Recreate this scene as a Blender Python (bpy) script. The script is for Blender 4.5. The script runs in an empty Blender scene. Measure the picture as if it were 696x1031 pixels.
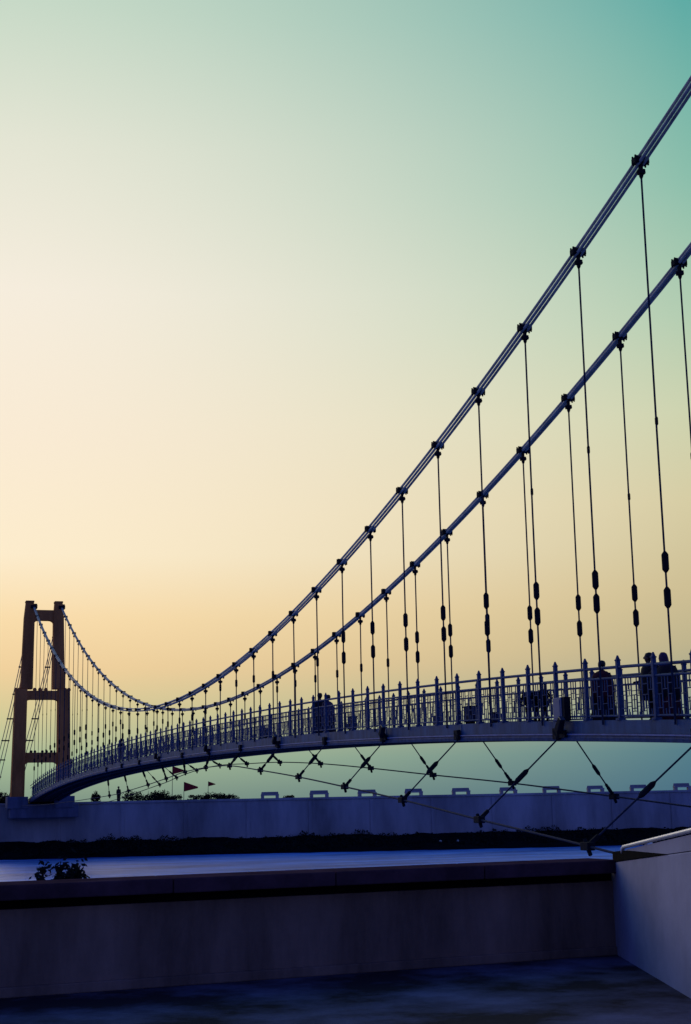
import bpy, bmesh, math, random
from mathutils import Vector, Matrix
random.seed(7)
R = math.radians
C = bpy.context.scene.collection
scene = bpy.context.scene

# ------------------------------------------------------------------ camera
CAM = Vector((-16.619, 0.0, -3.429))
PITCH, ROLL, YAW, FPX = 0.1931, -0.0198, -0.32, 1466.8
F = Vector((-math.sin(YAW)*math.cos(PITCH), math.cos(YAW)*math.cos(PITCH), math.sin(PITCH)))
Rr = Vector((math.cos(YAW), math.sin(YAW), 0))
U = Rr.cross(F)
cr, sr = math.cos(ROLL), math.sin(ROLL)
Rc, Uc = Rr*cr+U*sr, U*cr-Rr*sr
cam_data = bpy.data.cameras.new('camera')
cam = bpy.data.objects.new('camera', cam_data)
C.objects.link(cam)
m = Matrix((Rc, Uc, -F)).transposed().to_4x4()
m.translation = CAM
cam.matrix_world = m
cam_data.sensor_fit = 'HORIZONTAL'
cam_data.sensor_width = 36
cam_data.lens = 36*FPX/696
cam_data.clip_end = 12000
cam_data.clip_start = 0.1
scene.camera = cam

# ------------------------------------------------------------------ sky
def s2l(c):
    return tuple(((v/255)/12.92 if v/255 <= .04045 else (((v/255)+.055)/1.055)**2.4) for v in c)
SUN_AZ, SUN_EL = R(2), R(14)
w = bpy.data.worlds.new('World'); scene.world = w; w.use_nodes = True
nt = w.node_tree; N = nt.nodes; L = nt.links
for n in list(N): N.remove(n)
def node(t, **k):
    n = N.new(t)
    for a, b in k.items(): setattr(n, a, b)
    return n
def mth(op, a, b=None, c=None, clamp=False):
    n = node('ShaderNodeMath', operation=op); n.use_clamp = clamp
    for i, v in enumerate((a, b, c)):
        if v is None: continue
        if isinstance(v, (int, float)): n.inputs[i].default_value = v
        else: L.new(v, n.inputs[i])
    return n.outputs[0]
tc = node('ShaderNodeTexCoord')
sep = node('ShaderNodeSeparateXYZ'); L.new(tc.outputs['Generated'], sep.inputs[0])
az = mth('ARCTAN2', sep.outputs[0], sep.outputs[1])
el = mth('ARCSINE', sep.outputs[2])
def ramp(keys, fac):
    n = node('ShaderNodeValToRGB'); e = n.color_ramp.elements
    keys = sorted(keys)
    while len(e) < len(keys): e.new(.5)
    for i, (p, c) in enumerate(keys):
        e[i].position = p; e[i].color = (*s2l(c), 1)
    L.new(fac, n.inputs[0]); return n.outputs[0]
EL0, EL1 = -6.0, 60.0
fe = mth('DIVIDE', mth('SUBTRACT', el, R(EL0)), R(EL1-EL0), clamp=True)
def ek(d): return (d-EL0)/(EL1-EL0)
left = [(ek(-6), (96,128,126)), (ek(0), (128,150,133)), (ek(1.6), (166,186,150)), (ek(3.4), (214,203,152)), (ek(5.0), (241,209,157)), (ek(7), (250,221,172)), (ek(9.4), (253,236,204)), (ek(14), (250,235,212)),
        (ek(19.5), (246,237,221)), (ek(25), (228,229,212)), (ek(30), (199,217,199)), (ek(42), (130,190,185)), (ek(60), (60,100,150))]
right = [(ek(-6), (52,84,116)), (ek(0), (66,108,132)), (ek(1.6), (72,118,136)), (ek(3.2), (136,154,140)), (ek(5.5), (186,177,140)), (ek(7.6), (202,188,146)), (ek(11), (212,203,162)), (ek(14.4), (203,210,174)),
         (ek(18), (176,204,176)), (ek(23), (138,190,171)), (ek(29.5), (94,171,165)), (ek(42), (50,120,140)), (ek(60), (35,70,130))]
ft = mth('DIVIDE', mth('SUBTRACT', az, R(4.5)), R(28.5), clamp=True)
ft = mth('POWER', ft, 1.5)
mx = node('ShaderNodeMix', data_type='RGBA')
L.new(ft, mx.inputs[0]); L.new(ramp(left, fe), mx.inputs[6]); L.new(ramp(right, fe), mx.inputs[7])
# the rest of the sky, away from the sunset: Nishita twilight, blue
sky = node('ShaderNodeTexSky', sky_type='NISHITA')
sky.sun_disc = False; sky.sun_elevation = SUN_EL; sky.sun_rotation = SUN_AZ
sky.air_density = 1.6; sky.dust_density = 1.5; sky.ozone_density = 4.0
tint = node('ShaderNodeMix', data_type='RGBA', blend_type='MULTIPLY'); tint.inputs[0].default_value = 1
L.new(sky.outputs[0], tint.inputs[6]); tint.inputs[7].default_value = (0.27, 0.30, 0.95, 1)
bg1 = node('ShaderNodeBackground'); bg1.inputs[1].default_value = 1.0; L.new(mx.outputs[2], bg1.inputs[0])
bg2 = node('ShaderNodeBackground'); bg2.inputs[1].default_value = 0.15; L.new(tint.outputs[2], bg2.inputs[0])
# angle from the sunset side of the horizon
dotn = node('ShaderNodeVectorMath', operation='DOT_PRODUCT')
L.new(tc.outputs['Generated'], dotn.inputs[0]); dotn.inputs[1].default_value = (math.sin(R(17)), math.cos(R(17)), 0.25)
mr = node('ShaderNodeMapRange', interpolation_type='SMOOTHSTEP')
L.new(dotn.outputs['Value'], mr.inputs[0])
mr.inputs[1].default_value = 0.15; mr.inputs[2].default_value = 0.86
ms = node('ShaderNodeMixShader'); L.new(mr.outputs[0], ms.inputs[0]); L.new(bg2.outputs[0], ms.inputs[1]); L.new(bg1.outputs[0], ms.inputs[2])
wo = node('ShaderNodeOutputWorld'); L.new(ms.outputs[0], wo.inputs[0])

sun_d = bpy.data.lights.new('sun', 'SUN'); sun_d.energy = 0.22; sun_d.angle = R(14); sun_d.color = (1, .86, .74)
sun = bpy.data.objects.new('sun', sun_d); C.objects.link(sun)
sdir = Vector((math.sin(SUN_AZ)*math.cos(SUN_EL), math.cos(SUN_AZ)*math.cos(SUN_EL), math.sin(SUN_EL)))
sun.rotation_euler = sdir.to_track_quat('Z', 'Y').to_euler()

vs = scene.view_settings
scene.display_settings.display_device = 'sRGB'
vs.view_transform = 'Standard'; vs.look = 'None'; vs.gamma = 1; vs.exposure = 0; vs.use_curve_mapping = False

# ------------------------------------------------------------------ materials
def mat(name, col, rough=.7, metal=0, var=.25, scale=4, bump=.0, spec=.4, col2=None, streak=False, emis=None):
    mt = bpy.data.materials.new(name); mt.use_nodes = True
    n = mt.node_tree.nodes; l = mt.node_tree.links; b = n['Principled BSDF']
    tcn = n.new('ShaderNodeTexCoord'); mp = n.new('ShaderNodeMapping')
    l.new(tcn.outputs['Object'], mp.inputs[0])
    if streak: mp.inputs['Scale'].default_value = (1, 1, .22)
    ns = n.new('ShaderNodeTexNoise'); ns.inputs['Scale'].default_value = scale; ns.inputs['Detail'].default_value = 8; ns.inputs['Roughness'].default_value = .65
    l.new(mp.outputs[0], ns.inputs[0])
    r = n.new('ShaderNodeValToRGB'); c2 = col2 or tuple(v*(1-var) for v in col)
    r.color_ramp.elements[0].position = .35; r.color_ramp.elements[1].position = .65
    r.color_ramp.elements[0].color = (*c2, 1); r.color_ramp.elements[1].color = (*(min(1, v*(1+var*.5)) for v in col), 1)
    l.new(ns.outputs[0], r.inputs[0]); l.new(r.outputs[0], b.inputs['Base Color'])
    b.inputs['Roughness'].default_value = rough; b.inputs['Metallic'].default_value = metal
    b.inputs['Specular IOR Level'].default_value = spec
    if bump:
        bp = n.new('ShaderNodeBump'); bp.inputs['Strength'].default_value = bump; bp.inputs['Distance'].default_value = .02
        n2 = n.new('ShaderNodeTexNoise'); n2.inputs['Scale'].default_value = scale*7; n2.inputs['Detail'].default_value = 6
        l.new(tcn.outputs['Object'], n2.inputs[0]); l.new(n2.outputs[0], bp.inputs['Height']); l.new(bp.outputs[0], b.inputs['Normal'])
    return mt
M = {}
M['rail'] = mat('blue_painted_steel', (.045, .09, .20), .6, 0, .35, 5, .05, spec=.2)
M['girder'] = mat('blue_girder_paint', (.045, .115, .23), .6, 0, .4, 2.5, .1, spec=.2, streak=True)
M['flange'] = mat('lit_flange_blue', (.20, .26, .50), .5, 0, .3, 3, spec=.3)  # paler than the girder: light catching the ledge is put into the colour
M['under'] = mat('dark_underside_steel', (.03, .03, .05), .8, 0, .4, 2, .1)
M['strand'] = mat('weathered_cable_strand', (.62, .58, .50), .6, 0, .3, 3, spec=.3)
M['rod'] = mat('dark_steel_rod', (.03, .042, .08), .8, 0, .3, 8, spec=.1)
M['black'] = mat('black_cast_iron', (.012, .014, .022), .8, 0, .4, 8, spec=.15)
M['tower'] = mat('orange_brown_tower_paint', (.66, .22, .065), .85, 0, .45, .5, .15, spec=.1, streak=True)
M['concrete'] = mat('bluish_old_concrete', (.42, .37, .39), .9, 0, .45, .22, .25, spec=.15, streak=True)
M['footing'] = mat('damp_footing_concrete', (.16, .16, .23), .9, 0, .4, .8, .2, spec=.1, streak=True)
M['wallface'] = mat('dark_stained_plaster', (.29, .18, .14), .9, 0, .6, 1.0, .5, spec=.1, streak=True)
M['coping'] = mat('dark_purple_coping_stone', (.10, .05, .065), 1.0, 0, .4, 2, .3, spec=0)
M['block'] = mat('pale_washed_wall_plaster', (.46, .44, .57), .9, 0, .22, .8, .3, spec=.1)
M['white'] = mat('white_enamel_pipe', (.94, .93, .92), .3, 0, .05, 6, spec=1.0)
M['floor'] = mat('worn_terrace_floor', (.15, .14, .22), .9, 0, .3, .8, .5, spec=.05, col2=(.040, .028, .034))
for _n in M['floor'].node_tree.nodes:
    if _n.type == 'VALTORGB': _n.color_ramp.elements[0].position = .42; _n.color_ramp.elements[1].position = .66
M['bank'] = mat('dark_mud_and_coping_shade', (.006, .006, .010), .98, 0, .5, .5, .5, spec=.02)
M['land'] = mat('dry_far_land', (.12, .11, .12), .95, 0, .4, .02, .2)
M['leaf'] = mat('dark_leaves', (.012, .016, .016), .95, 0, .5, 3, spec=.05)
M['bark'] = mat('dark_bark', (.04, .03, .03), .9, 0, .4, 3)
M['red'] = mat('red_flag_cloth', (.36, .03, .04), .9, 0, .2, 6, spec=.1)
M['skin'] = mat('brown_skin', (.16, .08, .055), .6, 0, .1, 6)
M['hair'] = mat('black_hair', (.012, .01, .012), .5, 0, .2, 9)
M['sari'] = mat('dark_red_cloth', (.10, .012, .018), .9, 0, .45, 6, .4, col2=(.03, .006, .012))
M['dark_cloth'] = mat('black_cloth', (.018, .014, .02), .9, 0, .4, 6, .4)
M['purple'] = mat('purple_scarf_cloth', (.09, .05, .11), .9, 0, .4, 8, .4)
M['fur'] = mat('dark_brown_fur', (.035, .02, .018), .95, 0, .5, 14, .5)
M['panel'] = mat('pale_blue_sheet_metal', (.09, .15, .30), .5, 0, .15, 3)
M['rock'] = mat('pale_stone', (.5, .5, .5), .9, 0, .3, 2, .3)
M['glass'] = mat('lamp_glass', (.10, .12, .16), .1, 0, .1, 2, spec=.8)

def water_mat():
    mt = bpy.data.materials.new('sheen_tinted_river_water'); mt.use_nodes = True
    n = mt.node_tree.nodes; l = mt.node_tree.links; b = n['Principled BSDF']
    b.inputs['Roughness'].default_value = .45; b.inputs['IOR'].default_value = 1.33
    b.inputs['Specular IOR Level'].default_value = .06
    tcn = n.new('ShaderNodeTexCoord')
    mp = n.new('ShaderNodeMapping'); mp.inputs['Rotation'].default_value = (0, 0, R(-18)); mp.inputs['Scale'].default_value = (.35, 1, 1)
    l.new(tcn.outputs['Object'], mp.inputs[0])
    a = n.new('ShaderNodeTexNoise'); a.inputs['Scale'].default_value = .9; a.inputs['Detail'].default_value = 7; a.inputs['Roughness'].default_value = .6
    l.new(mp.outputs[0], a.inputs[0])
    bp = n.new('ShaderNodeBump'); bp.inputs['Strength'].default_value = 1; bp.inputs['Distance'].default_value = .35
    l.new(a.outputs[0], bp.inputs['Height']); l.new(bp.outputs[0], b.inputs['Normal'])
    c = n.new('ShaderNodeTexNoise'); c.inputs['Scale'].default_value = .16; c.inputs['Detail'].default_value = 8; c.inputs['Roughness'].default_value = .7
    l.new(mp.outputs[0], c.inputs[0])
    r = n.new('ShaderNodeValToRGB'); r.color_ramp.elements[0].position = .38; r.color_ramp.elements[1].position = .62
    r.color_ramp.elements[0].color = (.025, .09, .38, 1); r.color_ramp.elements[1].color = (.15, .38, .98, 1)  # sky reflection and bright ripple streaks painted into the base colour
    l.new(c.outputs[0], r.inputs[0]); l.new(r.outputs[0], b.inputs['Base Color'])
    return mt
M['water'] = water_mat()

# ------------------------------------------------------------------ mesh helpers
class MB:
    def __init__(s): s.v = []; s.f = []
    def add(s, vs, fs):
        o = len(s.v); s.v += [tuple(v) for v in vs]; s.f += [tuple(i+o for i in f) for f in fs]; return s
    def box(s, c, d, ax=None, taper=1.0):
        """box centred at c with full sizes d; ax = (ux,uy,uz) axes"""
        c = Vector(c); ux, uy, uz = ax or (Vector((1,0,0)), Vector((0,1,0)), Vector((0,0,1)))
        vs = []
        for k in (-1, 1):
            t = taper if k > 0 else 1
            for a, b in ((-1,-1), (1,-1), (1,1), (-1,1)):
                vs.append(c+ux*(a*d[0]/2*t)+uy*(b*d[1]/2*t)+uz*(k*d[2]/2))
        return s.add(vs, [(3,2,1,0), (4,5,6,7), (0,1,5,4), (1,2,6,5), (2,3,7,6), (3,0,4,7)])
    def tube(s, pts, r, n=8, cap=True):
        pts = [Vector(p) for p in pts]; vs = []; fs = []
        rr = r if isinstance(r, (list, tuple)) else [r]*len(pts)
        for i, p in enumerate(pts):
            t = (pts[min(i+1, len(pts)-1)]-pts[max(i-1, 0)]).normalized()
            up = Vector((0,0,1)) if abs(t.z) < .9 else Vector((0,1,0))
            a = t.cross(up).normalized(); b = a.cross(t)
            for k in range(n):
                q = 2*math.pi*k/n; vs.append(p+(a*math.cos(q)+b*math.sin(q))*rr[i])
        for i in range(len(pts)-1):
            for k in range(n):
                k2 = (k+1) % n; fs.append((i*n+k, i*n+k2, (i+1)*n+k2, (i+1)*n+k))
        if cap:
            fs.append(tuple(range(n-1, -1, -1))); o = (len(pts)-1)*n; fs.append(tuple(range(o, o+n)))
        return s.add(vs, fs)
    def lathe(s, c, prof, n=10, sx=1, sy=1):
        c = Vector(c); vs = []; fs = []
        for r, z in prof:
            for k in range(n):
                q = 2*math.pi*k/n; vs.append(c+Vector((math.cos(q)*r*sx, math.sin(q)*r*sy, z)))
        for i in range(len(prof)-1):
            for k in range(n):
                k2 = (k+1) % n; fs.append((i*n+k, i*n+k2, (i+1)*n+k2, (i+1)*n+k))
        fs.append(tuple(range(n-1, -1, -1))); o = (len(prof)-1)*n; fs.append(tuple(range(o, o+n)))
        return s.add(vs, fs)
    def build(s, name, m, parent=None, loc=(0,0,0), smooth=False, bevel=0):
        loc = Vector(loc); me = bpy.data.meshes.new(name); me.from_pydata(s.v, [], s.f); me.update()
        me.materials.append(m)
        if bevel:
            bm = bmesh.new(); bm.from_mesh(me)
            bmesh.ops.bevel(bm, geom=[e for e in bm.edges if len(e.link_faces) == 2 and e.calc_face_angle(0) > .6], offset=bevel, segments=2, affect='EDGES', profile=.6)
            bm.to_mesh(me); bm.free()
        if smooth:
            for p in me.polygons: p.use_smooth = True
        o = bpy.data.objects.new(name, me); C.objects.link(o)
        if parent: o.parent = parent
        o.location = loc
        return o
def empty(name, loc, rz=0):
    o = bpy.data.objects.new(name, None); C.objects.link(o); o.location = loc; o.rotation_euler = (0, 0, rz); o.empty_display_size = .3; return o
def tag(o, label=None, cat=None, group=None, kind=None):
    for k, v in (('label', label), ('category', cat), ('group', group), ('kind', kind)):
        if v: o[k] = v
    return o
def inst(mesh_owner, name, parent, loc, rot=(0,0,0), scale=(1,1,1)):
    o = bpy.data.objects.new(name, mesh_owner.data); C.objects.link(o); o.parent = parent; o.location = loc; o.rotation_euler = rot; o.scale = scale; return o

# ------------------------------------------------------------------ frame of the river bank (horizontal axes of the place)
FH = Vector((math.sin(-YAW), math.cos(-YAW), 0)).normalized()
RH = Vector((FH.y, -FH.x, 0))
ZU = Vector((0,0,1))
ROTV = -(-YAW)                      # z rotation that turns +Y to FH
def P(lat, dep, z): return Vector((CAM.x, CAM.y, 0))+RH*lat+FH*dep+ZU*z
EYE = CAM.z
def sheet(name, pts, m):
    b = MB(); b.add(pts, [tuple(range(len(pts)))]); o = b.build(name, m); tag(o, kind='structure'); return o

ZW = EYE-5.05          # river level
ZFL = EYE-1.5          # terrace floor
ZT = EYE+.02           # top of the far river wall
# wall line on the far bank: from (-40, 141) to (60, 151)
wa, wb = (-200.0, 125.0), (220.0, 167.0)
def wl(lat): return wa[1]+(wb[1]-wa[1])*(lat-wa[0])/(wb[0]-wa[0])
sheet('river', [P(-3000, 20, ZW), P(3000, 20, ZW), P(3000, 420, ZW), P(-3000, 120, ZW)][:0] or [P(-3000, 16, ZW), P(3000, 16, ZW), P(3000, 900, ZW), P(-3000, 900, ZW)], M['water'])
sheet('far_land', [P(-4000, wl(-200)+.5, ZT-.25), P(-200, wl(-200)+.5, ZT-.25), P(220, wl(220)+.5, ZT-.25), P(4000, wl(220)+.5, ZT-.25), P(4000, 7000, ZT-.25), P(-4000, 7000, ZT-.25)], M['land'])
# near bank: terrace ground behind and around the camera, with the earth edge dropping to the water beyond the parapet
b = MB()
b.add([P(-3000, -2500, ZFL), P(3000, -2500, ZFL), P(3000, 14.8, ZFL), P(-3000, 14.8, ZFL), P(3000, 19, ZW-.3), P(-3000, 19, ZW-.3)], [(0,1,2,3), (3,2,4,5)])
tag(b.build('terrace_ground', M['floor']), kind='structure')
# far bank mud slope in front of the wall, uneven
b = MB(); nx = 260; rows = [(0.3, .55), (-1.2, .2), (-3.2, -.35), (-5.0, -.75), (-7.0, -1.4)]
for j, (dd, dz) in enumerate(rows):
    for i in range(nx+1):
        lat = -200+420*i/nx
        b.v.append(tuple(P(lat, wl(lat)+dd-(random.random()-.5)*(1.2 if j > 1 else 0)+(0 if j < 3 else -.8*math.sin(lat*.11)), EYE-4.15+dz+(random.random()-.5)*.35*(j < 4))))
for j in range(len(rows)-1):
    for i in range(nx):
        q = j*(nx+1)+i; b.f.append((q, q+1, q+nx+2, q+nx+1))
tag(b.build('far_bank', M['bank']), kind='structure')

# ------------------------------------------------------------------ far river wall
root = empty('river_wall', P(10, wl(10), EYE-4.2)); tag(root, 'long bluish concrete river wall on the far bank below the benches', 'wall')
ro = root.location
ad = (P(wb[0], wb[1], 0)-P(wa[0], wa[1], 0)).normalized(); nd = Vector((-ad.y, ad.x, 0))
WA = (ad, nd, ZU)
def wp(lat, dd, z): return P(lat, wl(lat), z)+nd*dd
b = MB(); half = ((Vector(wa)-Vector(wb)).length)/2
mid = wp(10, .35, 0)
b.box(Vector((mid.x, mid.y, (ZT-.22+EYE-5.2)/2))-ro, (half*2, .7, ZT-.22-(EYE-5.2)), WA)
for i in range(70):
    lat = -190+6*i; c = wp(lat, -.04, (ZT-.3+EYE-5.0)/2); b.box(c-ro, (.35, .1, ZT-.3-(EYE-5.0)), WA)
b.build('wall_face', M['concrete'], root)
b = MB(); b.box(Vector((mid.x, mid.y, ZT-.11))-ro, (half*2, .95, .22), WA); b.build('coping', M['concrete'], root, bevel=.03)

# scrub along the foot of the wall
b = MB()
for i in range(26000):
    lat = random.uniform(-60, 75)
    cl = .5+.5*math.sin(lat*1.7)*math.sin(lat*.63+1)
    h = (.05+.75*cl*(.5+.5*math.sin(lat*.31+2))+.12*math.sin(lat*5.1))*random.random()**.5
    dd = random.uniform(-4.5, -.2)
    base = EYE-4.15+.45+(dd*.26)
    c = wp(lat, dd, base+h); s_ = random.uniform(.06, .16)
    a = Vector((random.uniform(-1,1), random.uniform(-1,1), random.uniform(-1,1))).normalized(); q = a.orthogonal().normalized()
    b.add([c-a*s_, c+q*s_*.6, c+a*s_, c-q*s_*.6], [(0,1,2,3)])
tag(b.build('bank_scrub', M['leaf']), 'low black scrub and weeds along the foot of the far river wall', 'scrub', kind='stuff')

# benches on the wall top
def bench_px():
    # low stone benches on the promenade; measured spacing about 4.4 m
    return [268, 317, 364.7, 411, 458, 505, 548, 591.6, 634.6, 677.8]
proto = None
places = ['leftmost, next to the tiny shrub', 'second from the left', 'third from the left', 'fourth from the left', 'fifth from the left',
          'sixth from the left', 'fourth from the right', 'third from the right', 'second from the right', 'rightmost at the picture edge']
for k, px in enumerate(bench_px()):
    lat = (px-348)/FPX*148*1.0
    lat = (px-348+2*(.02*0))/FPX*wl(lat)
    loc = wp(lat, .75, ZT-.0)
    if proto is None:
        r0 = empty('stone_bench', loc, math.atan2(ad.y, ad.x)); proto = r0
        bb = MB(); bb.box((0, 0, .31), (1.8, .55, .13)); bb.build('seat', M['concrete'], r0, bevel=.02)
        bb = MB(); bb.box((0, .20, .505), (1.74, .14, .26), taper=.93); bb.build('backrest', M['concrete'], r0, bevel=.02)
        for sx in (-1, 1):
            bb = MB(); bb.box((sx*.72, 0, .115), (.32, .5, .27)); bb.build('leg', M['concrete'], r0, bevel=.015)
        r = r0
    else:
        r = proto.copy(); C.objects.link(r); r.location = loc
        for ch in proto.children:
            c_ = ch.copy(); C.objects.link(c_); c_.parent = r
    r.rotation_euler[2] = math.atan2(ad.y, ad.x)+random.uniform(-.04, .04); r.scale = (random.uniform(.95, 1.06), 1, random.uniform(.94, 1.06))
    tag(r, 'low stone bench on the far river wall, '+places[k], 'bench', 'benches along the far river wall')

# ------------------------------------------------------------------ near parapet, flank wall, rail
# parapet runs from (lat -6, dep 10.4) to (lat 2.5, dep 13.3)
pe = Vector((2.46+2.66, 14.14-11.95)); _k = -9.5
pa = P(-9.5, 14.14-(2.46+9.5)*.428, 0); pb = P(2.47, 14.14, 0)
pd = (pb-pa).normalized(); pn = Vector((-pd.y, pd.x, 0)); PA = (pd, pn, ZU); plen = (pb-pa).length
zt = EYE-.63
root = empty('parapet_wall', (pa+pb)/2+ZU*ZFL); tag(root, 'low dark plastered parapet wall with a purple stone coping at the river edge', 'wall')
ro = root.location
def pp(s, dd, z): return pa+pd*s+pn*dd+ZU*z
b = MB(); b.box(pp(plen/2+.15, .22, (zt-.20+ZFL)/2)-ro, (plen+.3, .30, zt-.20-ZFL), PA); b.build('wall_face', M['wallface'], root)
b = MB(); b.box(pp(plen/2+.15, .26, zt-.16)-ro, (plen+.3, .26, .08), PA); b.build('shadow_groove', M['bank'], root)  # near-black strip, colours in the shade under the coping overhang
b = MB(); npc = 9
for i in range(npc):
    s0 = plen*(i+.5)/npc; b.box(pp(s0, .16, zt-.06)-ro, (plen/npc-.008, .56, .12), PA)
b.build('coping', M['coping'], root, bevel=.012)
b = MB(); b.box(pp(plen/2, .05, ZFL+.04)-ro, (plen, .06, .08), PA); b.build('skirting', M['wallface'], root, bevel=.01)

# flank wall coming toward the camera along lat 2.5, top rising toward us
root = empty('flank_wall', P(2.9, 10, ZFL)); tag(root, 'pale plastered side wall rising toward the right of the terrace, joined to the dark parapet', 'wall')
ro = root.location
def tz(dep): return EYE-.655+(14.13-dep)/(14.13-11.66)*.165
b = MB(); deps = [14.42, 13.0, 11.66, 8.0, 4.0]
vs = []; 
for d_ in deps:
    t = tz(d_) if d_ > 4.1 else tz(4.0)
    vs += [P(2.46, d_, ZFL-.05)-ro, P(2.46, d_, t)-ro, P(2.84, d_, t)-ro, P(2.84, d_, ZFL-.05)-ro]
fs = []
for i in range(len(deps)-1):
    o = i*4
    for k in range(4): fs.append((o+k, o+(k+1) % 4, o+4+(k+1) % 4, o+4+k))
fs += [(3,2,1,0), tuple(range(len(vs)-4, len(vs)))]
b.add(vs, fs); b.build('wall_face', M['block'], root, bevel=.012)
# near-black wedge-shaped piece on the wall top and the raised pale curb under the pipe
def pz(dep): return EYE-.497+(13.574-dep)/(13.574-10.797)*.211
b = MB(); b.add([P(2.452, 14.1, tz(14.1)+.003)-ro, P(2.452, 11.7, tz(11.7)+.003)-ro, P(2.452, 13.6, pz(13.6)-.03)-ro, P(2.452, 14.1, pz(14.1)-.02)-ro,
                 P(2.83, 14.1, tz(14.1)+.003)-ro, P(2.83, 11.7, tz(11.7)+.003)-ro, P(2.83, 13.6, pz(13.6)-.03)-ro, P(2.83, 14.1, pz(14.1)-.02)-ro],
                [(0,1,2,3), (7,6,5,4), (0,4,5,1), (1,5,6,2), (2,6,7,3), (3,7,4,0)]); b.build('dark_wedge', M['bank'], root)
b = MB(); b.add([P(2.462, 11.72, tz(11.72)+.005)-ro, P(2.462, 4.0, tz(4.0)+.005)-ro, P(2.462, 4.0, pz(4.0)-.028)-ro, P(2.462, 13.55, pz(13.55)-.028)-ro,
                 P(2.82, 11.72, tz(11.72)+.005)-ro, P(2.82, 4.0, tz(4.0)+.005)-ro, P(2.82, 4.0, pz(4.0)-.028)-ro, P(2.82, 13.55, pz(13.55)-.028)-ro],
                [(0,1,2,3), (7,6,5,4), (0,4,5,1), (1,5,6,2), (2,6,7,3), (3,7,4,0)]); b.build('curb', M['block'], root)
root2 = empty('handrail_pipe', P(2.46, 13.5, pz(13.5))); tag(root2, 'thin glossy white pipe handrail along the top of the pale side wall', 'handrail')
ro = root2.location
b = MB(); pts = [P(2.46, 13.62, pz(13.62)-.05)-ro, P(2.46, 13.60, pz(13.6)-.015)-ro, P(2.46, 13.54, pz(13.54))-ro]+[P(2.46, d_, pz(d_))-ro for d_ in (13, 12, 11, 10, 8, 6, 4)]
b.tube(pts, .018, 12); b.build('pipe', M['white'], root2, smooth=True)
for d_ in (12.6, 9.9, 7.2, 4.6):
    b = MB(); b.box(P(2.50, d_, pz(d_)-.02)-ro, (.05, .05, .03)); b.build('bracket', M['white'], root2)

# ------------------------------------------------------------------ the bridge
HW, DW = 1.332, 1.283         # half distance of cables, half width of deck
YT, YM = 143.18, 76.81
YN = 2*YM-YT
def cz(y): return (1.0466*1.5)+.0047/1.5*(y-YM)**2
def dz(y):
    u = y/1.5-51.206
    return 1.5*(-.6216-.0005*u*u+.0005e-3*u**3-.1075e-6*u**4)
Y0 = 25.628
TB = EYE+.35                  # tower base level
BR = empty('suspension_bridge', (0, YT, TB))
tag(BR, 'long blue footbridge hung on twin main cables from a red-brown portal tower', 'bridge')
BO = Vector((0, YT, TB))
def bl(p): return Vector(p)-BO
def part(mb, name, m, at=None, parent=BR, smooth=False, bevel=0):
    """mb built relative to world point `at`"""
    at = Vector(at if at is not None else (0,0,0))
    return mb.build(name, m, parent, bl(at) if parent is BR else at, smooth, bevel)

# tower: lower legs, upper legs, three beams
zc_top = cz(YT)
def zpx(y): return EYE+(808.7-y)*.0947       # height of a level seen on the tower
xL, xU, xT = 2.02, 1.44, 1.38
TX = -.33
legz = dict(base=TB-.0, mid=zpx(700), top=zpx(607))
for s in (-1, 1):
    b = MB()
    zm = legz['mid']+.45; zb = TB
    # lower shaft, slightly splayed
    def fr(x, w_, d_, z): return [(x-w_/2, -d_/2, z), (x+w_/2, -d_/2, z), (x+w_/2, d_/2, z), (x-w_/2, d_/2, z)]
    vs = fr(s*(xL+.14), 1.22, 1.5, 0)+fr(s*xL, 1.12, 1.35, zm-zb)
    fs = [(3,2,1,0), (4,5,6,7)]+[(k, (k+1) % 4, 4+(k+1) % 4, 4+k) for k in range(4)]
    b.add(vs, fs)
    lower = part(b, 'tower_leg', M['tower'], (TX, YT, zb), bevel=.08)
    b = MB(); zt2 = legz['top']
    vs = fr(s*(xU+.08), 1.12, 1.15, 0)+fr(s*(xT+.02), .98, 1.05, zt2-zm-1.5)+fr(s*(xT), .74, .9, zt2-zm)
    fs = [(3,2,1,0), (8,9,10,11)]+[(o+k, o+(k+1) % 4, o+4+(k+1) % 4, o+4+k) for o in (0, 4) for k in range(4)]
    b.add(vs, fs); b.build('upper_shaft', M['tower'], lower, (0, 0, zm-zb+.003), bevel=.06)
    b = MB(); b.box((s*xT, 0, 0), (.8, .95, .18)); b.build('leg_cap', M['tower'], lower, (0, 0, zt2-zb+.09), bevel=.03)
    b = MB(); b.box((s*(xL+.16), 0, 0), (1.9, 2.2, 1.1)); b.build('footing', M['footing'], lower, (0, 0, -.30), bevel=.05)
def beam(z0, z1, hx, dep, fil=.5, gap=0):
    """crossbeam with haunched (filleted) ends below"""
    b = MB(); n = 5; top = []; bot = []
    xs = [-hx, -hx+.001]+[-hx+fil*(k+1)/n for k in range(n)]+[hx-fil*(n-k)/n for k in range(n)]+[hx-.001, hx]
    for x in xs:
        e = hx-abs(x); t = max(0, 1-e/fil); zz = z0-fil*(1-math.sqrt(max(0, 1-t*t)))*.8
        bot.append(zz)
    for y in (-dep/2, dep/2):
        for x, zz in zip(xs, bot): b.v.append((x, y, zz))
        for x in xs: b.v.append((x, y, z1))
    k = len(xs)
    for i in range(k-1):
        b.f += [(i, i+1, k+i+1, k+i), (2*k+i+1, 2*k+i, 3*k+i, 3*k+i+1), (i+1, i, 2*k+i, 2*k+i+1), (k+i, k+i+1, 3*k+i+1, 3*k+i)]
    return b
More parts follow.
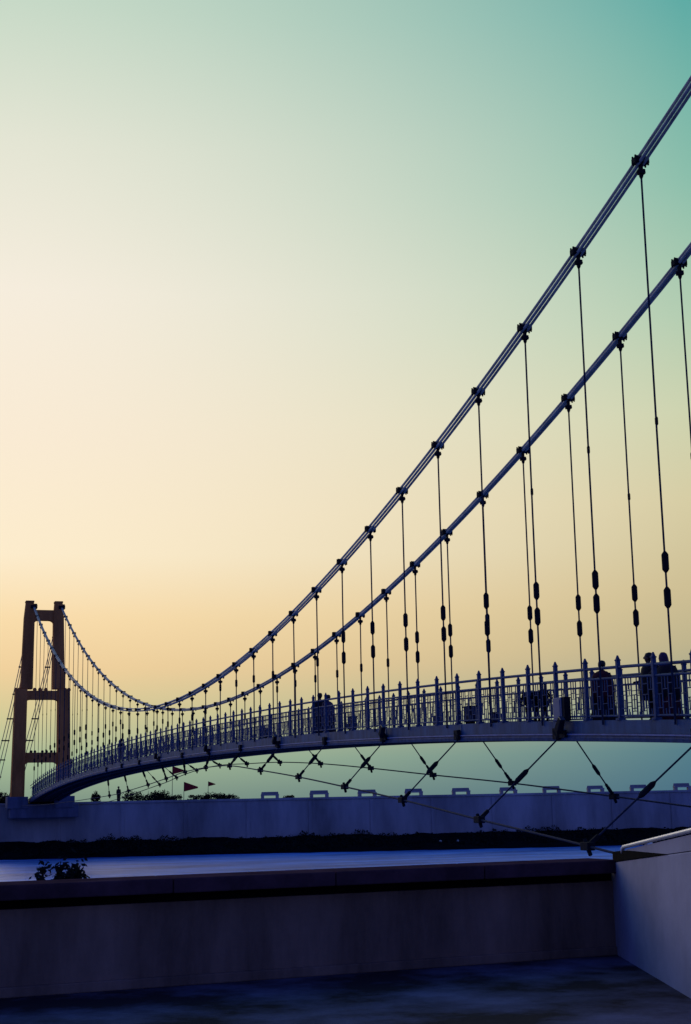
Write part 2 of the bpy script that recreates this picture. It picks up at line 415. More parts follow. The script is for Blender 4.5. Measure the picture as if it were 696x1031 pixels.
for (y1, y0, hx, dp) in ((614.5, 625, xT-.42, .8), (697, 705.8, 1.58, 1.05), (759, 768.8, 1.58, 1.0)):
    b = beam(zpx(y0)-0, zpx(y1)-0, hx, dp); b.v = [(v[0], v[1], v[2]-TB) for v in b.v]; part(b, 'crossbeam', M['tower'], (TX, YT, TB))
# ledge brackets on the middle beam, where lower shaft steps in
for x in (-2.5, -2.2, -.75, -.25, .3, 2.15, 2.5):
    b = MB(); b.lathe((0, 0, 0), [(.16, 0), (.2, .1), (.12, .28)], 8); part(b, 'beam_finial', M['tower'], (TX+x, YT-.3, zpx(697)+.0))
for x in (-.95, -.6, .1, .5, .95):
    b = MB(); b.lathe((0, 0, 0), [(.10, 0), (.14, .10), (.08, .22)], 8); part(b, 'beam_lamp', M['black'], (TX+x, YT-.2, zpx(759)))
for s in (-1, 1):
    b = MB(); b.box((0, 0, 0), (.62, 1.25, .3)); b.tube([(-.33, 0, .1), (.33, 0, .1)], .26, 14); part(b, 'cable_saddle', M['black'], (s*HW, YT, cz(YT)-.12))

# main cables (four strands each)
ys = [YN+(YT-YN)*i/160 for i in range(161)]
for s in (-1, 1):
    b = MB()
    a_, b2, r2 = (.054, .066, .0355) if s < 0 else (.046, .040, .037)
    for ox, oz in ((-a_, b2), (a_, b2), (-a_, -b2), (a_, -b2)):
        b.tube([(ox, y-YT, cz(y)+oz-TB) for y in ys], r2, 10)
    part(b, 'main_cable', M['strand'], (s*HW, YT, TB), smooth=True)
# backstays with rungs, splaying toward the anchorage
YA = 189.0
def bz(y): t = (y-YT)/(YA-YT); return zc_top+(TB-.3-zc_top)*t-1.2*math.sin(math.pi*t)
for s in (-1, 1):
    b = MB()
    for q in (-1, 0, 1):
        b.tube([(q*(.10+.45*i/24), (YA-YT)*i/24, bz(YT+(YA-YT)*i/24)-TB) for i in range(25)], .042, 6)
    bs = part(b, 'backstay', M['strand'], (s*HW, YT, TB), smooth=True)
    for k in range(7):
        t = .11+.115*k; y = YT+(YA-YT)*t
        b = MB(); b.box((0, 0, 0), (.36+.95*t, .16, .14)); b.build('spacer_bar', M['black'], bs, (0, y-YT, bz(y)-TB))
    b = MB(); b.box((0, 0, 0), (2.0, 3.2, 1.6)); b.build('anchor_block', M['concrete'], bs, (0, YA-YT+1.2, -.2), bevel=.06)

# hangers
idx = list(range(-6, 39))
clampM = turnM = None
for i in idx:
    y = Y0+3.0*i
    if y < YN+2: continue
    for s in (-1, 1):
        top = cz(y); bot = dz(y)-.10; ln = top-bot
        slope = 2*.0047/1.5*(y-YM)
        b = MB(); jx = random.uniform(-.01, .01)
        b.tube([(0, 0, top-bot-.32), (jx, 0, ln*.5), (0, 0, 0)], .024, 6)
        h = part(b, 'hanger', M['rod'], (s*HW, y, bot))
        ang = -math.atan(slope)*0
        if clampM is None:
            b = MB(); b.box((0, 0, 0), (.33, .20, .125)); b.box((0, 0, .085), (.24, .12, .05))
            for ax_ in (-.15, .15):
                for ay in (-.06, .06): b.tube([(ax_, ay, -.1), (ax_, ay, .11)], .024, 6)
            b.box((0, 0, -.12), (.05, .12, .18)); b.box((0, .0, -.245), (.15, .13, .11)); b.tube([(-.1, .0, -.245), (.1, .0, -.245)], .035, 8)
            b.lathe((0, 0, -.40), [(.025, 0), (.05, .06), (.05, .1)], 8)
            clampM = b.build('cable_clamp', M['black'], h, (0, 0, ln), bevel=.012)
        else: inst(clampM, 'cable_clamp', h, (0, 0, ln), (0, 0, 0))
        # turnbuckles
        hs = []
        dk = .10
        if ln > 5.2: hs = [3.14+dk, 2.46+dk] if not (i == 1 and s < 0) else [3.05+dk, 2.6+dk]
        elif ln > 3.1: hs = [2.5+dk]
        else: hs = [ln*.58]
        for q, hh in enumerate(hs):
            hh += random.uniform(-.06, .06)
            if turnM is None:
                b = MB(); b.lathe((0, 0, 0), [(.026, -.22), (.062, -.17), (.072, -.15), (.072, .15), (.062, .17), (.026, .22)], 10)
                turnM = b.build('turnbuckle', M['black'], h, (0, 0, hh))
            else: inst(turnM, 'turnbuckle', h, (0, 0, hh), scale=(1, 1, 1) if ln > 5.2 else (.75, .75, .8))
        # small joint higher up on long rods
        if ln > 9 :
            b = MB(); b.lathe((0, 0, 0), [(.024, -.09), (.036, -.06), (.036, .06), (.024, .09)], 8); b.build('coupler', M['black'], h, (0, 0, ln*.52+.6*math.sin(i)))

# deck
def strip(pts_fn, y0, y1, step):
    pass
def sweep(name, prof, m, s, y0=YN-1, y1=YT+2.2, step=1.5, x0=0):
    """profile (x,z) closed polygon swept along the deck curve; x mirrored by s"""
    n = int(round((y1-y0)/step)); b = MB(); k = len(prof)
    for i in range(n+1):
        y = y0+(y1-y0)*i/n
        for (x, z) in prof: b.v.append((s*x+x0, y-YT, dz(y)+z-TB))
    for i in range(n):
        for q in range(k):
            q2 = (q+1) % k; f = (i*k+q, i*k+q2, (i+1)*k+q2, (i+1)*k+q); b.f.append(f if s > 0 else f[::-1])
    b.f.append(tuple(range(k-1, -1, -1))); b.f.append(tuple(range(n*k, n*k+k)))
    return part(b, name, m, (0, YT, TB))
sweep('walkway', [(-DW+.07, -.14), (DW-.07, -.14), (DW-.07, -.20), (-DW+.07, -.20)], M['under'], 1)
for s in (-1, 1):
    sweep('stringer', [(.48, -.205), (.60, -.205), (.60, -.475), (.48, -.475)], M['under'], s)
for s in (-1, 1):
    g = sweep('edge_girder', [(DW-.06, 0), (DW+.02, 0), (DW+.02, -.285), (DW-.06, -.285)], M['girder'], s)
    sweep('girder_flange', [(DW-.10, -.291), (DW+.075, -.291), (DW+.075, -.325), (DW-.10, -.325)], M['flange'], s)
    sweep('bottom_chord', [(DW-.09, -.331), (DW+.04, -.331), (DW+.055, -.38), (DW+.04, -.455), (DW-.09, -.455)], M['rail'], s)
y = YN+24; fb = None
while y < YT+2:
    if fb is None:
        b = MB(); b.box((0, 0, 0), (2*DW-.2, .12, .22)); fb = part(b, 'floor_beam', M['under'], (0, y, dz(y)-.33))
    else: inst(fb, 'floor_beam', BR, bl((0, y, dz(y)-.33)))
    y += 1.5
y = YN+20.3; fb = None
while y < YT:
    for s in (-1, 1):
        if fb is None:
            b = MB(); b.box((0, 0, 0), (.014, .22, .25)); fb = part(b, 'splice_plate', M['girder'], (s*(DW+.028), y, dz(y)-.145))
        else: inst(fb, 'splice_plate', BR, bl((s*(DW+.028), y, dz(y)-.145)))
    y += 6

# railings
PH = 1.371
def rail_tube(s, h, r, name):
    b = MB(); n = 92; pts = []
    b.tube([(s*(DW-.02), YN-YT+(YT-YN)*i/n, dz(YN+(YT-YN)*i/n)+h-TB) for i in range(n+1)], r, 8)
    part(b, name, M['rail'], (0, YT, TB), smooth=True)
for s in (-1, 1):
    rail_tube(s, 1.13, .034, 'top_rail'); rail_tube(s, .90, .026, 'middle_rail')
    rail_tube(s, .09, .022, 'bottom_rail')
def post_mb(b, c=(0,0,0), n=1):
    c = Vector(c)
    b.box(c+Vector((0, 0, .63)), (.085, .085, 1.27)); b.box(c+Vector((0, 0, .02)), (.16, .16, .05))
    b.box(c+Vector((0, 0, 1.275)), (.105, .105, .03)); b.box(c+Vector((0, 0, 1.335)), (.08, .08, .09), taper=.35)
    return b
def panel_mb(b, c=(0,0,0), sl=0.0, ln=1.40):
    c = Vector(c); n = 6; w_ = ln/n; t = .018
    def q(u, z): return c+Vector((0, u, z+sl*u))
    for k in range(n-1):
        u = -ln/2+w_*(k+1); b.box(q(u, .495), (t, t*1.2, .78))
    for k in range(n):
        u = -ln/2+w_*(k+.5)
        for z in ((.24, .52, .74) if k % 2 else (.36, .62)): b.box(q(u, z), (t, w_, t))
        if k % 2 == 0:
            b.box(q(u, .17), (t, t, .12)); b.box(q(u, .76), (t, t, .24))
        else: b.box(q(u, .38), (t, t, .26))
    return b
first = None
offY = -.68
nb = 0
stuffP = MB(); stuffN = MB(); fp = None
for k in range(-12, 78):
    y = Y0+offY+1.5*k
    ym = y+.75
    if y < YN+.5 or y > YT-1: continue
    inpart = (-2 <= k < 48)
    for s in (-1, 1):
        if inpart:
            if first is None:
                b = post_mb(MB()); first = part(b, 'railing_post', M['rail'], (s*(DW-.02), y, dz(y)), bevel=.006)
            else: inst(first, 'railing_post', BR, bl((s*(DW-.02), y, dz(y))))
            sl = (dz(ym+.1)-dz(ym-.1))/.2
            b = panel_mb(MB(), sl=sl); part(b, 'railing_panel', M['rail'], (s*(DW-.02), ym, dz(ym)))
        else:
            sl = (dz(ym+.1)-dz(ym-.1))/.2
            post_mb(stuffN, (s*(DW-.02), y-YT, dz(y)-TB)); panel_mb(stuffP, (s*(DW-.02), ym-YT, dz(ym)-TB), sl)
tag(part(stuffN, 'railing_post', M['rail'], (0, YT, TB)), kind='stuff')
tag(part(stuffP, 'railing_panel', M['rail'], (0, YT, TB)), kind='stuff')

# lower wind cables: splayed outward, tied to the deck every 6 m
near = [(-4.3,18.8,-4.9),(-3.83,24.79,-4.41),(-3.40,30.79,-3.99),(-3.0,36.79,-3.54),(-2.64,42.79,-3.13),(-2.34,48.79,-2.73),(-2.10,54.79,-2.37),(-1.85,60.79,-2.05),(-1.52,66.79,-1.98),(-1.22,72.79,-2.05),(-.98,78.79,-2.27),(-.85,84.79,-2.52),(-.95,90.8,-2.80),(-1.15,96.8,-3.05)]
far = [(2.6,22.9,-4.45),(2.5,29.1,-4.0),(2.41,35.23,-3.56),(2.28,41.38,-3.12),(2.12,47.53,-2.75),(1.99,53.68,-2.37),(1.87,59.83,-2.03),(1.80,65.98,-1.80),(1.80,72.13,-1.70),(1.85,78.28,-1.62),(1.95,84.5,-1.75),(2.1,91,-2.05),(2.2,97,-2.40)]
def spl(pts, n=6):
    out = []; P_ = [Vector(p) for p in pts]
    for i in range(len(P_)-1):
        a, b_, c, d = P_[max(i-1,0)], P_[i], P_[i+1], P_[min(i+2,len(P_)-1)]
        for k in range(n):
            t = k/n; out.append(.5*((2*b_)+(c-a)*t+(2*a-5*b_+4*c-d)*t*t+(3*b_-a-3*c+d)*t**3))
    out.append(P_[-1]); return out
for pts, s in ((near, -1), (far, 1)):
    head = [(s*7.5, 4.0, -8.0), (s*5.6, 12.0, -5.7)]
    tail = [(s*1.9, 118, -3.50), (s*2.4, 140, -3.70)]
    b = MB(); b.tube([p-BO for p in spl(head+pts+tail)], .024, 6); part(b, 'wind_cable', M['rod'], BO, smooth=True)
    for j, n_ in enumerate(pts):
        n_ = Vector(n_)
        a = Vector((s*(DW+.04), n_.y, dz(n_.y)-.38)); a.y += 0
        d_ = (a-n_); ln = d_.length; d_.normalize()
        if n_.y > 100: continue
        b = MB(); b.tube([(0,0,0), d_*ln], .019, 6); g = part(b, 'wind_guy', M['rod'], n_)
        rot = d_.to_track_quat('Z', 'Y').to_euler()
        b = MB(); r_ = .062 if s < 0 else .052; hl = .24 if s < 0 else .18
        b.lathe((0,0,0), [(.02, -hl), (r_*.7, -hl*.8), (r_, -hl*.6), (r_, hl*.6), (r_*.7, hl*.8), (.02, hl)], 8)
        t = b.build('turnbuckle', M['black'], g, d_*ln*(.52 if s < 0 else .45)); t.rotation_euler = rot
        if s > 0:
            t = b.build('end_socket', M['black'], g, d_*.32); t.rotation_euler = rot; t.scale = (.8, .8, .55)
        b = MB(); b.box((0,0,0), (.16, .30, .15)); b.tube([(0, -.1, -.16), (0, .1, .12)], .045, 6)
        b.tube([(0, 0, 0), d_*.3], .05, 6); b.build('cable_clip', M['black'], g, (0,0,0), bevel=.015)
        b = MB(); b.box((0, 0, .06), (.10, .28, .26)); b.tube([(0, -.1, -.05), (0, .1, .12)], .07, 8); b.build('anchor_lug', M['black'], g, a-n_+Vector((s*.06, 0, .03)), bevel=.015)

# ------------------------------------------------------------------ floodlights and boxes on the deck edge
fl = None
fl_labels = ['black floodlight clamped under the dog on the blue girder, nearest of the row', 'black floodlight on the girder edge two lamps left of the dog', 'black floodlight on the girder left of the pair of walkers', 'small black floodlight on the far left stretch of the girder', 'tiny black floodlight on the girder nearest the tower']
fy = [30.5, 42.6, 55.0, 67.0, 79.2]
def copy_tree(o, parent=None):
    c_ = o.copy(); C.objects.link(c_)
    if parent: c_.parent = parent
    for ch in o.children: copy_tree(ch, c_)
    return c_
for k, y in enumerate(fy):
    loc = (-(DW+.10), y, dz(y)-.28)
    if fl is None:
        fl = empty('floodlight', loc)
        ax_ = (Vector((1,0,0)), Vector((0, .82, .57)).normalized(), Vector((0, -.57, .82)).normalized())
        b = MB(); b.box((-.13, -.16, .18), (.16, .18, .34), ax_, taper=.8); b.box((-.13, -.12, .12), (.13, .14, .25), ax_); b.build('housing', M['black'], fl, bevel=.02)
        b = MB(); b.box((-.13, -.262, .327), (.12, .13, .02), ax_); b.build('lens', M['glass'], fl)
        b = MB(); b.tube([(0, 0, .05), (-.08, 0, .0), (-.13, -.05, .08)], .03, 6); b.box((0, 0, -.02), (.06, .34, .16)); b.build('bracket', M['black'], fl)
        r = fl
    else:
        r = copy_tree(fl); r.location = loc
    tag(r, fl_labels[k], 'floodlight', 'floodlights clamped along the deck edge')
# switch box
y = 30.55
r = empty('switch_box', (-(DW+.10), y, dz(y))); tag(r, 'pale blue metal switch box standing behind the railing right of the dog', 'box')
b = MB(); b.box((0, .0, .27), (.16, .42, .52)); b.build('cabinet', M['panel'], r, bevel=.012)
b = MB(); b.box((.02, -.27, .26), (.16, .14, .54)); b.build('side_duct', M['black'], r, bevel=.01)
b = MB(); b.box((-.086, .0, .27), (.012, .30, .43)); b.build('door', M['panel'], r, bevel=.004)
bx = None
for k, (y, lab, sc) in enumerate(((36.55, 'small dark control box behind the railing left of the dog', 1.0), (46.6, 'small dark control box behind the railing right of the walking pair', 1.0),
                              (39.0, 'low dark junction box at the railing foot, second left of the dog', .6), (35.0, 'low dark junction box at the railing foot beside the larger control box', .6), (57.6, 'dark control box behind the railing left of the walking pair', .9))):
    loc = (-(DW-.2), y, dz(y)-.02)
    if bx is None:
        bx = empty('control_box', loc); b = MB(); b.box((0, 0, .27), (.2, .42, .40)); b.build('housing', M['under'], bx, bevel=.015)
        b = MB(); b.box((0, 0, .04), (.14, .34, .06)); b.build('plinth', M['black'], bx)
        b = MB(); b.box((0, 0, .485), (.26, .48, .02)); b.build('rain_hood', M['black'], bx)
        r = bx
    else: r = copy_tree(bx); r.location = loc; r.scale = (sc, sc, sc)
    tag(r, lab, 'box', 'control boxes on the walkway')

# ------------------------------------------------------------------ people and the dog
def skin(name, joints, edges, m, parent=None, loc=(0,0,0), sub=2, root=0):
    """joints: list of (x,y,z,r) or (x,y,z,(rx,ry))"""
    me = bpy.data.meshes.new(name); me.from_pydata([j[:3] for j in joints], edges, [])
    o = bpy.data.objects.new(name, me); C.objects.link(o)
    o.modifiers.new('sk', 'SKIN'); sv = me.skin_vertices[0].data
    for v, j in zip(sv, joints): v.radius = j[3] if isinstance(j[3], tuple) else (j[3], j[3])
    for i, v in enumerate(sv): v.use_root = (i == root)
    ss = o.modifiers.new('ss', 'SUBSURF'); ss.levels = sub; ss.render_levels = sub
    dg = bpy.context.evaluated_depsgraph_get(); dg.update()
    nm = bpy.data.meshes.new_from_object(o.evaluated_get(dg)); o.modifiers.clear(); o.data = nm; bpy.data.meshes.remove(me)
    nm.name = name; nm.materials.clear(); nm.materials.append(m)
    for p in nm.polygons: p.use_smooth = True
    if parent: o.parent = parent
    o.location = loc; return o
def person(loc, rz, H, label, group, la, ra, top='sari', low='dark_cloth', scarf=None, skirt=True, headtilt=0.0, lean=0.0, stride=0.0, shawl=True):
    """la/ra: (elbow, hand) offsets in metres at H=1.65 from shoulder. faces -Y local"""
    k = H/1.65; r = empty('person', loc, rz); tag(r, label, 'person', group)
    J = []; E = []
    def j(x, y, z, rr, par=None):
        J.append((x*k, y*k, z*k, rr*k if not isinstance(rr, tuple) else (rr[0]*k, rr[1]*k)))
        if par is not None: E.append((par, len(J)-1))
        return len(J)-1
    pel = j(0, 0, .90, (.14, .11)); waist = j(0, -lean*.3, 1.05, (.125, .10), pel); ch = j(0, -lean*.7, 1.25, (.155, .11), waist)
    nb_ = j(0, -lean, 1.40, (.07, .065), ch); nk = j(0, -lean, 1.46, .05, nb_)
    hx = headtilt*.06
    h1 = j(hx*.5, -lean-.015, 1.515, (.07, .075), nk); h2 = j(hx, -lean-.012, 1.585, (.078, .092), h1); j(hx*1.3, -lean+.005, 1.625, (.055, .065), h2)
    j(hx*.8, -lean-.115, 1.555, .014, h2)           # nose
    for sx in (-1, 1):
        j(hx+sx*.088, -lean+.0, 1.555, .014, h2)     # ears
    for sx, arm in ((-1, la), (1, ra)):
        sh = j(sx*.17, -lean*.9, 1.36, .055, ch)
        e = arm[0]; h = arm[1]
        el_ = j(sx*.17+e[0], -lean*.9+e[1], 1.36+e[2], .04, sh); wr = j(sx*.17+h[0], -lean*.9+h[1], 1.36+h[2], .027, el_)
        dv = Vector((h[0]-e[0], h[1]-e[1], h[2]-e[2])).normalized(); sd = dv.orthogonal().normalized()
        pm = j(*(Vector(J[wr][:3])/k+dv*.06), (.035, .018), wr)
        for q, fl_ in zip((-1.5, -.5, .5, 1.5), (.07, .082, .078, .062)):
            a = Vector(J[pm][:3])/k+dv*.03+sd*q*.018
            f1 = j(*a, .009, pm); j(*(a+dv*fl_*.9+sd.cross(dv)*.02), .007, f1)
        j(*(Vector(J[wr][:3])/k+dv*.055+sd*.055), .010, wr)
    for sx in (-1, 1):
        hp = j(sx*.09, 0, .84, .085, pel); st = stride*sx
        kn = j(sx*.095, -st*.5-.02, .47, .055, hp); an = j(sx*.095, st*.25-st*.6, .09, .038, kn)
        ft = j(sx*.10, st*.25-st*.6-.02, .045, .038, an); j(sx*.105, st*.25-st*.6-.16, .03, .030, ft)
    body = skin('body', J, E, M['skin'], r)
    # garments: lofted rings following the body, with folds
    def loft(name, rings, m, folds=0, fr=0.0, open_=False):
        b = MB(); n = 28
        for i, (cx, cy, z, rx, ry) in enumerate(rings):
            for q in range(n):
                a = 2*math.pi*q/n; w_ = 1+fr*(1-i/(len(rings)-1))*math.sin(a*folds+i*.3)
                b.v.append(((cx+math.cos(a)*rx*w_)*k, (cy+math.sin(a)*ry*w_)*k, z*k))
        for i in range(len(rings)-1):
            for q in range(n):
                q2 = (q+1) % n; b.f.append((i*n+q, i*n+q2, (i+1)*n+q2, (i+1)*n+q))
        b.f.append(tuple(range((len(rings)-1)*n, len(rings)*n))); b.f.append(tuple(range(n-1, -1, -1)))
        return b.build(name, m, r, smooth=True)
    l = -lean
    if skirt:
        loft('skirt', [(.0, .02, .04, .36, .30), (0, .01, .3, .33, .27), (0, 0, .6, .29, .23), (0, 0, .85, .22, .18), (0, l*.2, 1.02, .15, .125)], M[low], 9, .05)
    else:
        for sx in (-1, 1):
            st = stride*sx
            loft('trouser_leg', [(sx*.095, st*.25-st*.6, .08, .075, .08), (sx*.095, -st*.5-.02, .47, .085, .09), (sx*.085, 0, .82, .105, .12), (sx*.06, 0, .93, .10, .12)], M[low], 5, .03)
    loft('top', [(0, l*.0, .84, .195, .16), (0, l*.3, 1.02, .165, .135), (0, l*.6, 1.2, .19, .145), (0, l*.9, 1.34, .185, .125), (0, l, 1.40, .12, .095), (0, l, 1.44, .066, .062)], M[top], 7, .03)
    # sleeves
    for sx, arm in ((-1, la), (1, ra)):
        e = arm[0]; h = arm[1]; b = MB()
        s0 = Vector((sx*.15, l*.9, 1.365)); s1 = Vector((sx*.17+e[0], l*.9+e[1], 1.36+e[2])); s2 = Vector((sx*.17+h[0], l*.9+h[1], 1.36+h[2]))
        b.tube([s0*k, (s0*.5+s1*.5)*k, s1*k, (s1*.4+s2*.6)*k], [.072*k, .066*k, .056*k, .048*k], 12); b.build('sleeve', M[top], r, smooth=True)
    if shawl:
        loft('shawl', [(.0, l*.3+.02, .60, .30, .24), (0, l*.5, .90, .31, .24), (0, l*.7, 1.15, .295, .22), (0, l*.9, 1.32, .24, .18), (0, l, 1.41, .13, .11)], M[top], 6, .05)
    # hair
    b = MB(); b.lathe((0, 0, 0), [(.02, -.10), (.075, -.085), (.098, -.02), (.098, .03), (.075, .078), (.02, .098)], 14, 1, 1.12)
    b.build('hair', M['hair'] if not scarf else M[scarf], r, (hx*k, (l+.028)*k, 1.592*k), smooth=True).scale = (k, k, k)
    if scarf:
        loft('headscarf', [(hx*.4, l+.03, 1.36, .15, .125), (hx*.6, l+.03, 1.46, .11, .11), (hx*.9, l+.035, 1.55, .112, .115), (hx, l+.035, 1.63, .095, .105), (hx*1.1, l+.035, 1.69, .045, .055)], M[scarf], 5, .03)
    return r
dn = ((-.04, .0, -.28), (-.03, -.08, -.50))
dnr = ((.04, .0, -.28), (.03, -.08, -.50))
def fz(y): return dz(y)-.14
person((.30, 31.60, fz(31.6)), R(165), 1.56, 'woman in dark red top and long black skirt, standing alone on the walkway', 'people on the walkway', dn, dnr, 'sari', 'dark_cloth')
person((.25, 28.55, fz(28.55)), R(140), 1.60, 'person with purple headscarf and one elbow out, near the right picture edge', 'people on the walkway', ((-.05, -.05, -.26), (.05, -.22, -.38)), ((.26, .05, -.22), (.06, -.16, -.34)), 'dark_cloth', 'sari', scarf='purple', headtilt=.8, lean=.10)
person((.20, 29.1, fz(29.1)), R(240), 1.62, 'dark haired person in black standing close beside the purple headscarf', 'people on the walkway', ((-.20, -.05, -.22), (-.10, -.24, -.30)), dnr, 'dark_cloth', 'dark_cloth', skirt=False, lean=.05)
person((-.86, 50.95, fz(50.95)), R(160), 1.58, 'broad dark figure in a black shawl on the walkway, left of the middle', 'people on the walkway', ((-.12, .02, -.25), (-.03, -.18, -.30)), ((.14, .0, -.25), (.03, -.2, -.3)), 'dark_cloth', 'dark_cloth')
person((-.80, 50.2, fz(50.2)), R(200), 1.48, 'shorter figure in purple close beside the black shawl', 'people on the walkway', dn, dnr, 'purple', 'dark_cloth')
person((-.8, 94.5, fz(94.5)), R(180), 1.68, 'tiny dark walker on the far left stretch of the bridge', 'people on the walkway', dn, dnr, 'dark_cloth', 'dark_cloth', skirt=False, stride=.2, shawl=False)

# dog, facing up the bridge (left in view)
D = empty('dog', (-1.06, 32.5, fz(32.55)), R(90)); tag(D, 'dark shaggy dog standing on the walkway behind the railing, head lowered', 'dog')
D.scale = (1.3, 1.3, 1.3)
J = [(-.20,0,.50,(.10,.12)), (0,0,.49,(.105,.13)), (.20,0,.50,(.12,.15)), (.30,0,.56,(.09,.10)), (.38,0,.60,(.07,.075)), (.46,0,.60,(.075,.07)), (.54,0,.565,(.045,.045)), (.62,0,.545,(.03,.03)),
     (-.30,0,.52,(.08,.09)), (-.38,0,.60,.03), (-.44,0,.72,.03), (-.42,0,.82,.018),
     (.43,.05,.68,.022), (.42,.065,.74,.008), (.43,-.05,.68,.022), (.42,-.065,.74,.008)]
E_ = [(0,1),(1,2),(2,3),(3,4),(4,5),(5,6),(6,7),(0,8),(8,9),(9,10),(10,11),(5,12),(12,13),(5,14),(14,15)]
for sy in (-1, 1):
    o = len(J); J += [(.22,sy*.08,.40,.055), (.20,sy*.085,.25,.034), (.23,sy*.085,.06,.024), (.26,sy*.085,.025,.028)]; E_ += [(2,o),(o,o+1),(o+1,o+2),(o+2,o+3)]
    o = len(J); J += [(-.24,sy*.08,.40,.07), (-.18,sy*.085,.29,.045), (-.30,sy*.085,.18,.026), (-.27,sy*.085,.05,.022), (-.235,sy*.085,.025,.028)]; E_ += [(8,o),(o,o+1),(o+1,o+2),(o+2,o+3),(o+3,o+4)]
skin('body', J, E_, M['fur'], D, root=1)
b = MB()
for i in range(420):
    u = random.uniform(-.42, .42); a = random.uniform(-.6, 3.7); rr = .12
    c = Vector((u, math.cos(a)*rr*.95, .50+math.sin(a)*rr*.95)); d_ = Vector((-.5, math.cos(a), math.sin(a)+.2)).normalized()
    t = Vector((0, -math.sin(a), math.cos(a)))*.018
    b.add([c-t, c+t, c+d_*random.uniform(.04, .09)], [(0,1,2)])
b.build('shaggy_coat', M['fur'], D)

# ------------------------------------------------------------------ flags, shrubs, rocks on the far bank
def flag(px, ytop, depth, label, s=1.0):
    lat = (px-348)/FPX*depth
    base = P(lat, depth, ZT-.25)
    hz = 809.3-13.8*px/696
    ztop = EYE+(hz-ytop)/FPX*depth
    r = empty('flag_pole', base); tag(r, label, 'flag', 'flags on the far bank')
    b = MB(); b.tube([(0,0,0), (.03, 0, ztop-base.z)], [.035, .02], 6); b.build('pole', M['rod'], r)
    b = MB(); n = 8; h = .85*s; wv = []
    for i in range(n+1):
        t = i/n; x = t*1.25*s; y_ = .12*math.sin(t*6); drop = -.45*t*s
        for sd in (-.012, .012):
            b.v += [(x, y_+sd, drop), (x, y_+sd, drop-h*(1-t*.85))]
    for i in range(n):
        o = i*4
        b.f += [(o, o+4, o+5, o+1), (o+2, o+3, o+7, o+6), (o, o+2, o+6, o+4), (o+1, o+5, o+7, o+3)]
    b.f += [(0,1,3,2), (n*4, n*4+2, n*4+3, n*4+1)]
    f_ = b.build('pennant', M['red'], r, (.02, 0, ztop-base.z)); f_.rotation_euler = (0, 0, R(-18))
flag(171, 772.5, 152, 'dark red pennant highest of the three, close under the bridge deck')
flag(182.5, 788, 151, 'red pennant lowest and largest, between the other two flags', 1.15)
flag(206.5, 787.5, 153, 'small red pennant, rightmost of the three above the low bushes', .6)

def shrub(lat, dep, z, w_, h, n, label, group=None, lf=1.0, zr=(.08, .62)):
    r = empty('shrub', P(lat, dep, z)); tag(r, label, 'shrub', group)
    b = MB()
    blobs = [(random.uniform(-.5,.5)*w_*.8, random.uniform(-.4,.4)*w_*.5, random.uniform(*zr)*h, random.uniform(.22,.45)*(1 if zr[0] < .5 else .55)) for _ in range(16 if zr[0] < .5 else 34)]
    for i in range(n):
        bx_, by_, bz_, br = random.choice(blobs)
        d_ = Vector((random.gauss(0,1), random.gauss(0,1), random.gauss(0,1))).normalized()*(random.random()**.4 if zr[0] < .5 else abs(random.gauss(0, .95)))
        c = Vector((bx_+d_.x*br*w_*.55, by_+d_.y*br*w_*.45, max(.02, bz_+d_.z*br*min(h, 1.9)*(.7 if zr[0] < .5 else .22))))
        s_ = random.uniform(.05, .13)*lf; a = Vector((random.uniform(-1,1), random.uniform(-1,1), random.uniform(-1,1))).normalized(); q = a.orthogonal().normalized()
        b.add([c-a*s_, c+q*s_*.6, c+a*s_, c-q*s_*.6], [(0,1,2,3)])
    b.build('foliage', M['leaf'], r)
    b = MB()
    for k in range(5):
        a = k*1.3; b.tube([(0,0,0), (math.cos(a)*w_*.12, math.sin(a)*w_*.1, h*.35), (math.cos(a)*w_*.3, math.sin(a)*w_*.25, h*.7)], [.04, .03, .012], 5)
    b.build('stem', M['bark'], r)
def lt(px, dep): return (px-348)/FPX*dep
G = 'low shrubs along the top of the far wall'
shrub(lt(146, 148), 148, ZT-.25, 4.6, 1.75, 2600, 'widest and tallest of the dark shrubs on the far wall, left of the red flags', G)
shrub(lt(168, 149), 149, ZT-.25, 2.4, 1.0, 900, 'low dark shrub on the far wall directly left of the red flags', G)
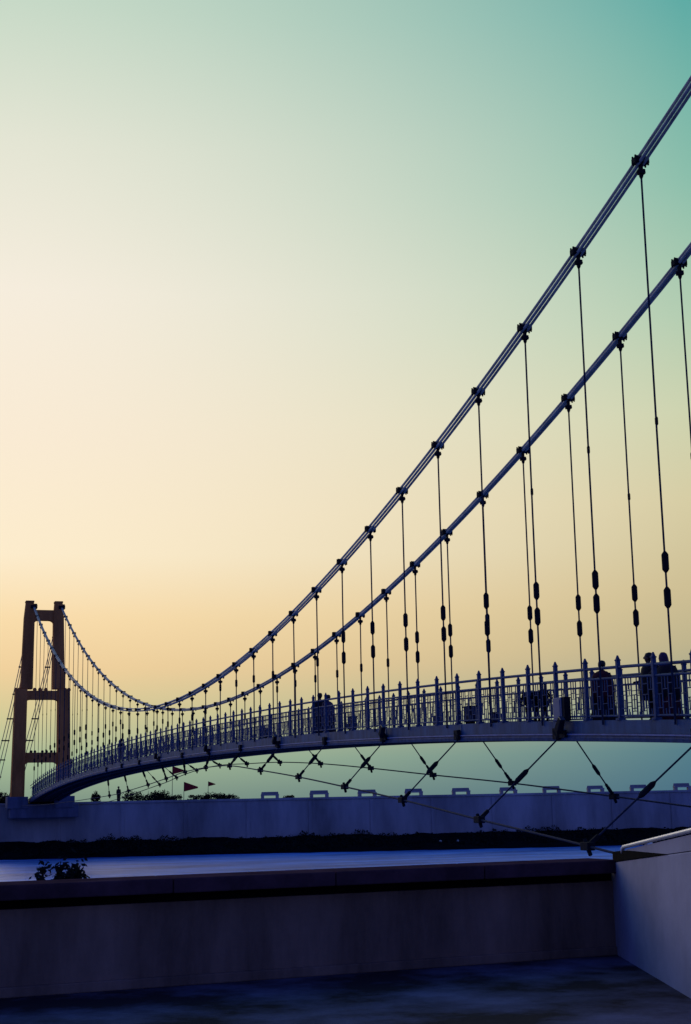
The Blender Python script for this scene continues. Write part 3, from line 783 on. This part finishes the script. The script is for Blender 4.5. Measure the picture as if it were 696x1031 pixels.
shrub(lt(197, 149), 149, ZT-.25, 2.8, .95, 1000, 'low dark shrub on the far wall under the large red flag', G)
shrub(lt(222, 149), 149, ZT-.25, 3.6, 1.15, 1400, 'dark spreading shrub on the far wall under the small right flag', G)
shrub(lt(286, 150), 150, ZT-.25, 1.3, .7, 500, 'tiny dark shrub on the far wall between the first two benches', G)
shrub(lt(5, 158), 158, ZT-.25, 4.2, 2.1, 2200, 'dark shrub left of the tower foot at the picture edge', G)
shrub(lt(-16, 158), 158, ZT-.25, 4.2, 2.4, 1200, 'dark shrub beyond the left picture edge behind the tower', G)
shrub((56-348)/FPX*15.7, 16, EYE-2.35, .60, 1.90, 1900, 'near black shrub rising over the left part of the dark parapet', lf=.36, zr=(.62, .88))
shrub(lt(95.5, 147), 147, ZT-.25, 1.1, 1.45, 700, 'small round dark shrub just right of where the deck meets the wall', G)
bp = P(lt(118, 146.5), 146.5, ZT-.25)
person(tuple(bp), R(20), 1.65, 'tiny dark figure standing on the far wall, left of the widest shrub', None, dn, dnr, 'dark_cloth', 'dark_cloth', skirt=False, shawl=False)
rk = None
for k, (px, lab) in enumerate(((435, 'left of two tiny pale stones on the black far bank'), (452, 'right of two tiny pale stones on the black far bank'))):
    if rk is None:
        bm = bmesh.new(); bmesh.ops.create_icosphere(bm, subdivisions=2, radius=.13)
        for v in bm.verts: v.co *= random.uniform(.8, 1.15); v.co.z *= .7
        me = bpy.data.meshes.new('pale_stone'); bm.to_mesh(me); bm.free(); me.materials.append(M['rock']); rk = bpy.data.objects.new('pale_stone', me); C.objects.link(rk); o = rk
    else: o = rk.copy(); C.objects.link(o); o.scale = (.8, .8, 1.1)
    o.location = P(lt(px, 142.0), 142.0, EYE-4.30); tag(o, lab, 'stone', 'pale stones on the far bank')
# near-bank abutment earth under the tower foot
b = MB(); b.box((0, 0, 0), (6.4, 7, 1.3)); o = b.build('bridge_abutment', M['footing'], None, (0, YT+2.5, TB-1.1), bevel=.08); tag(o, 'low concrete abutment block under the tower and the end of the deck', 'abutment')
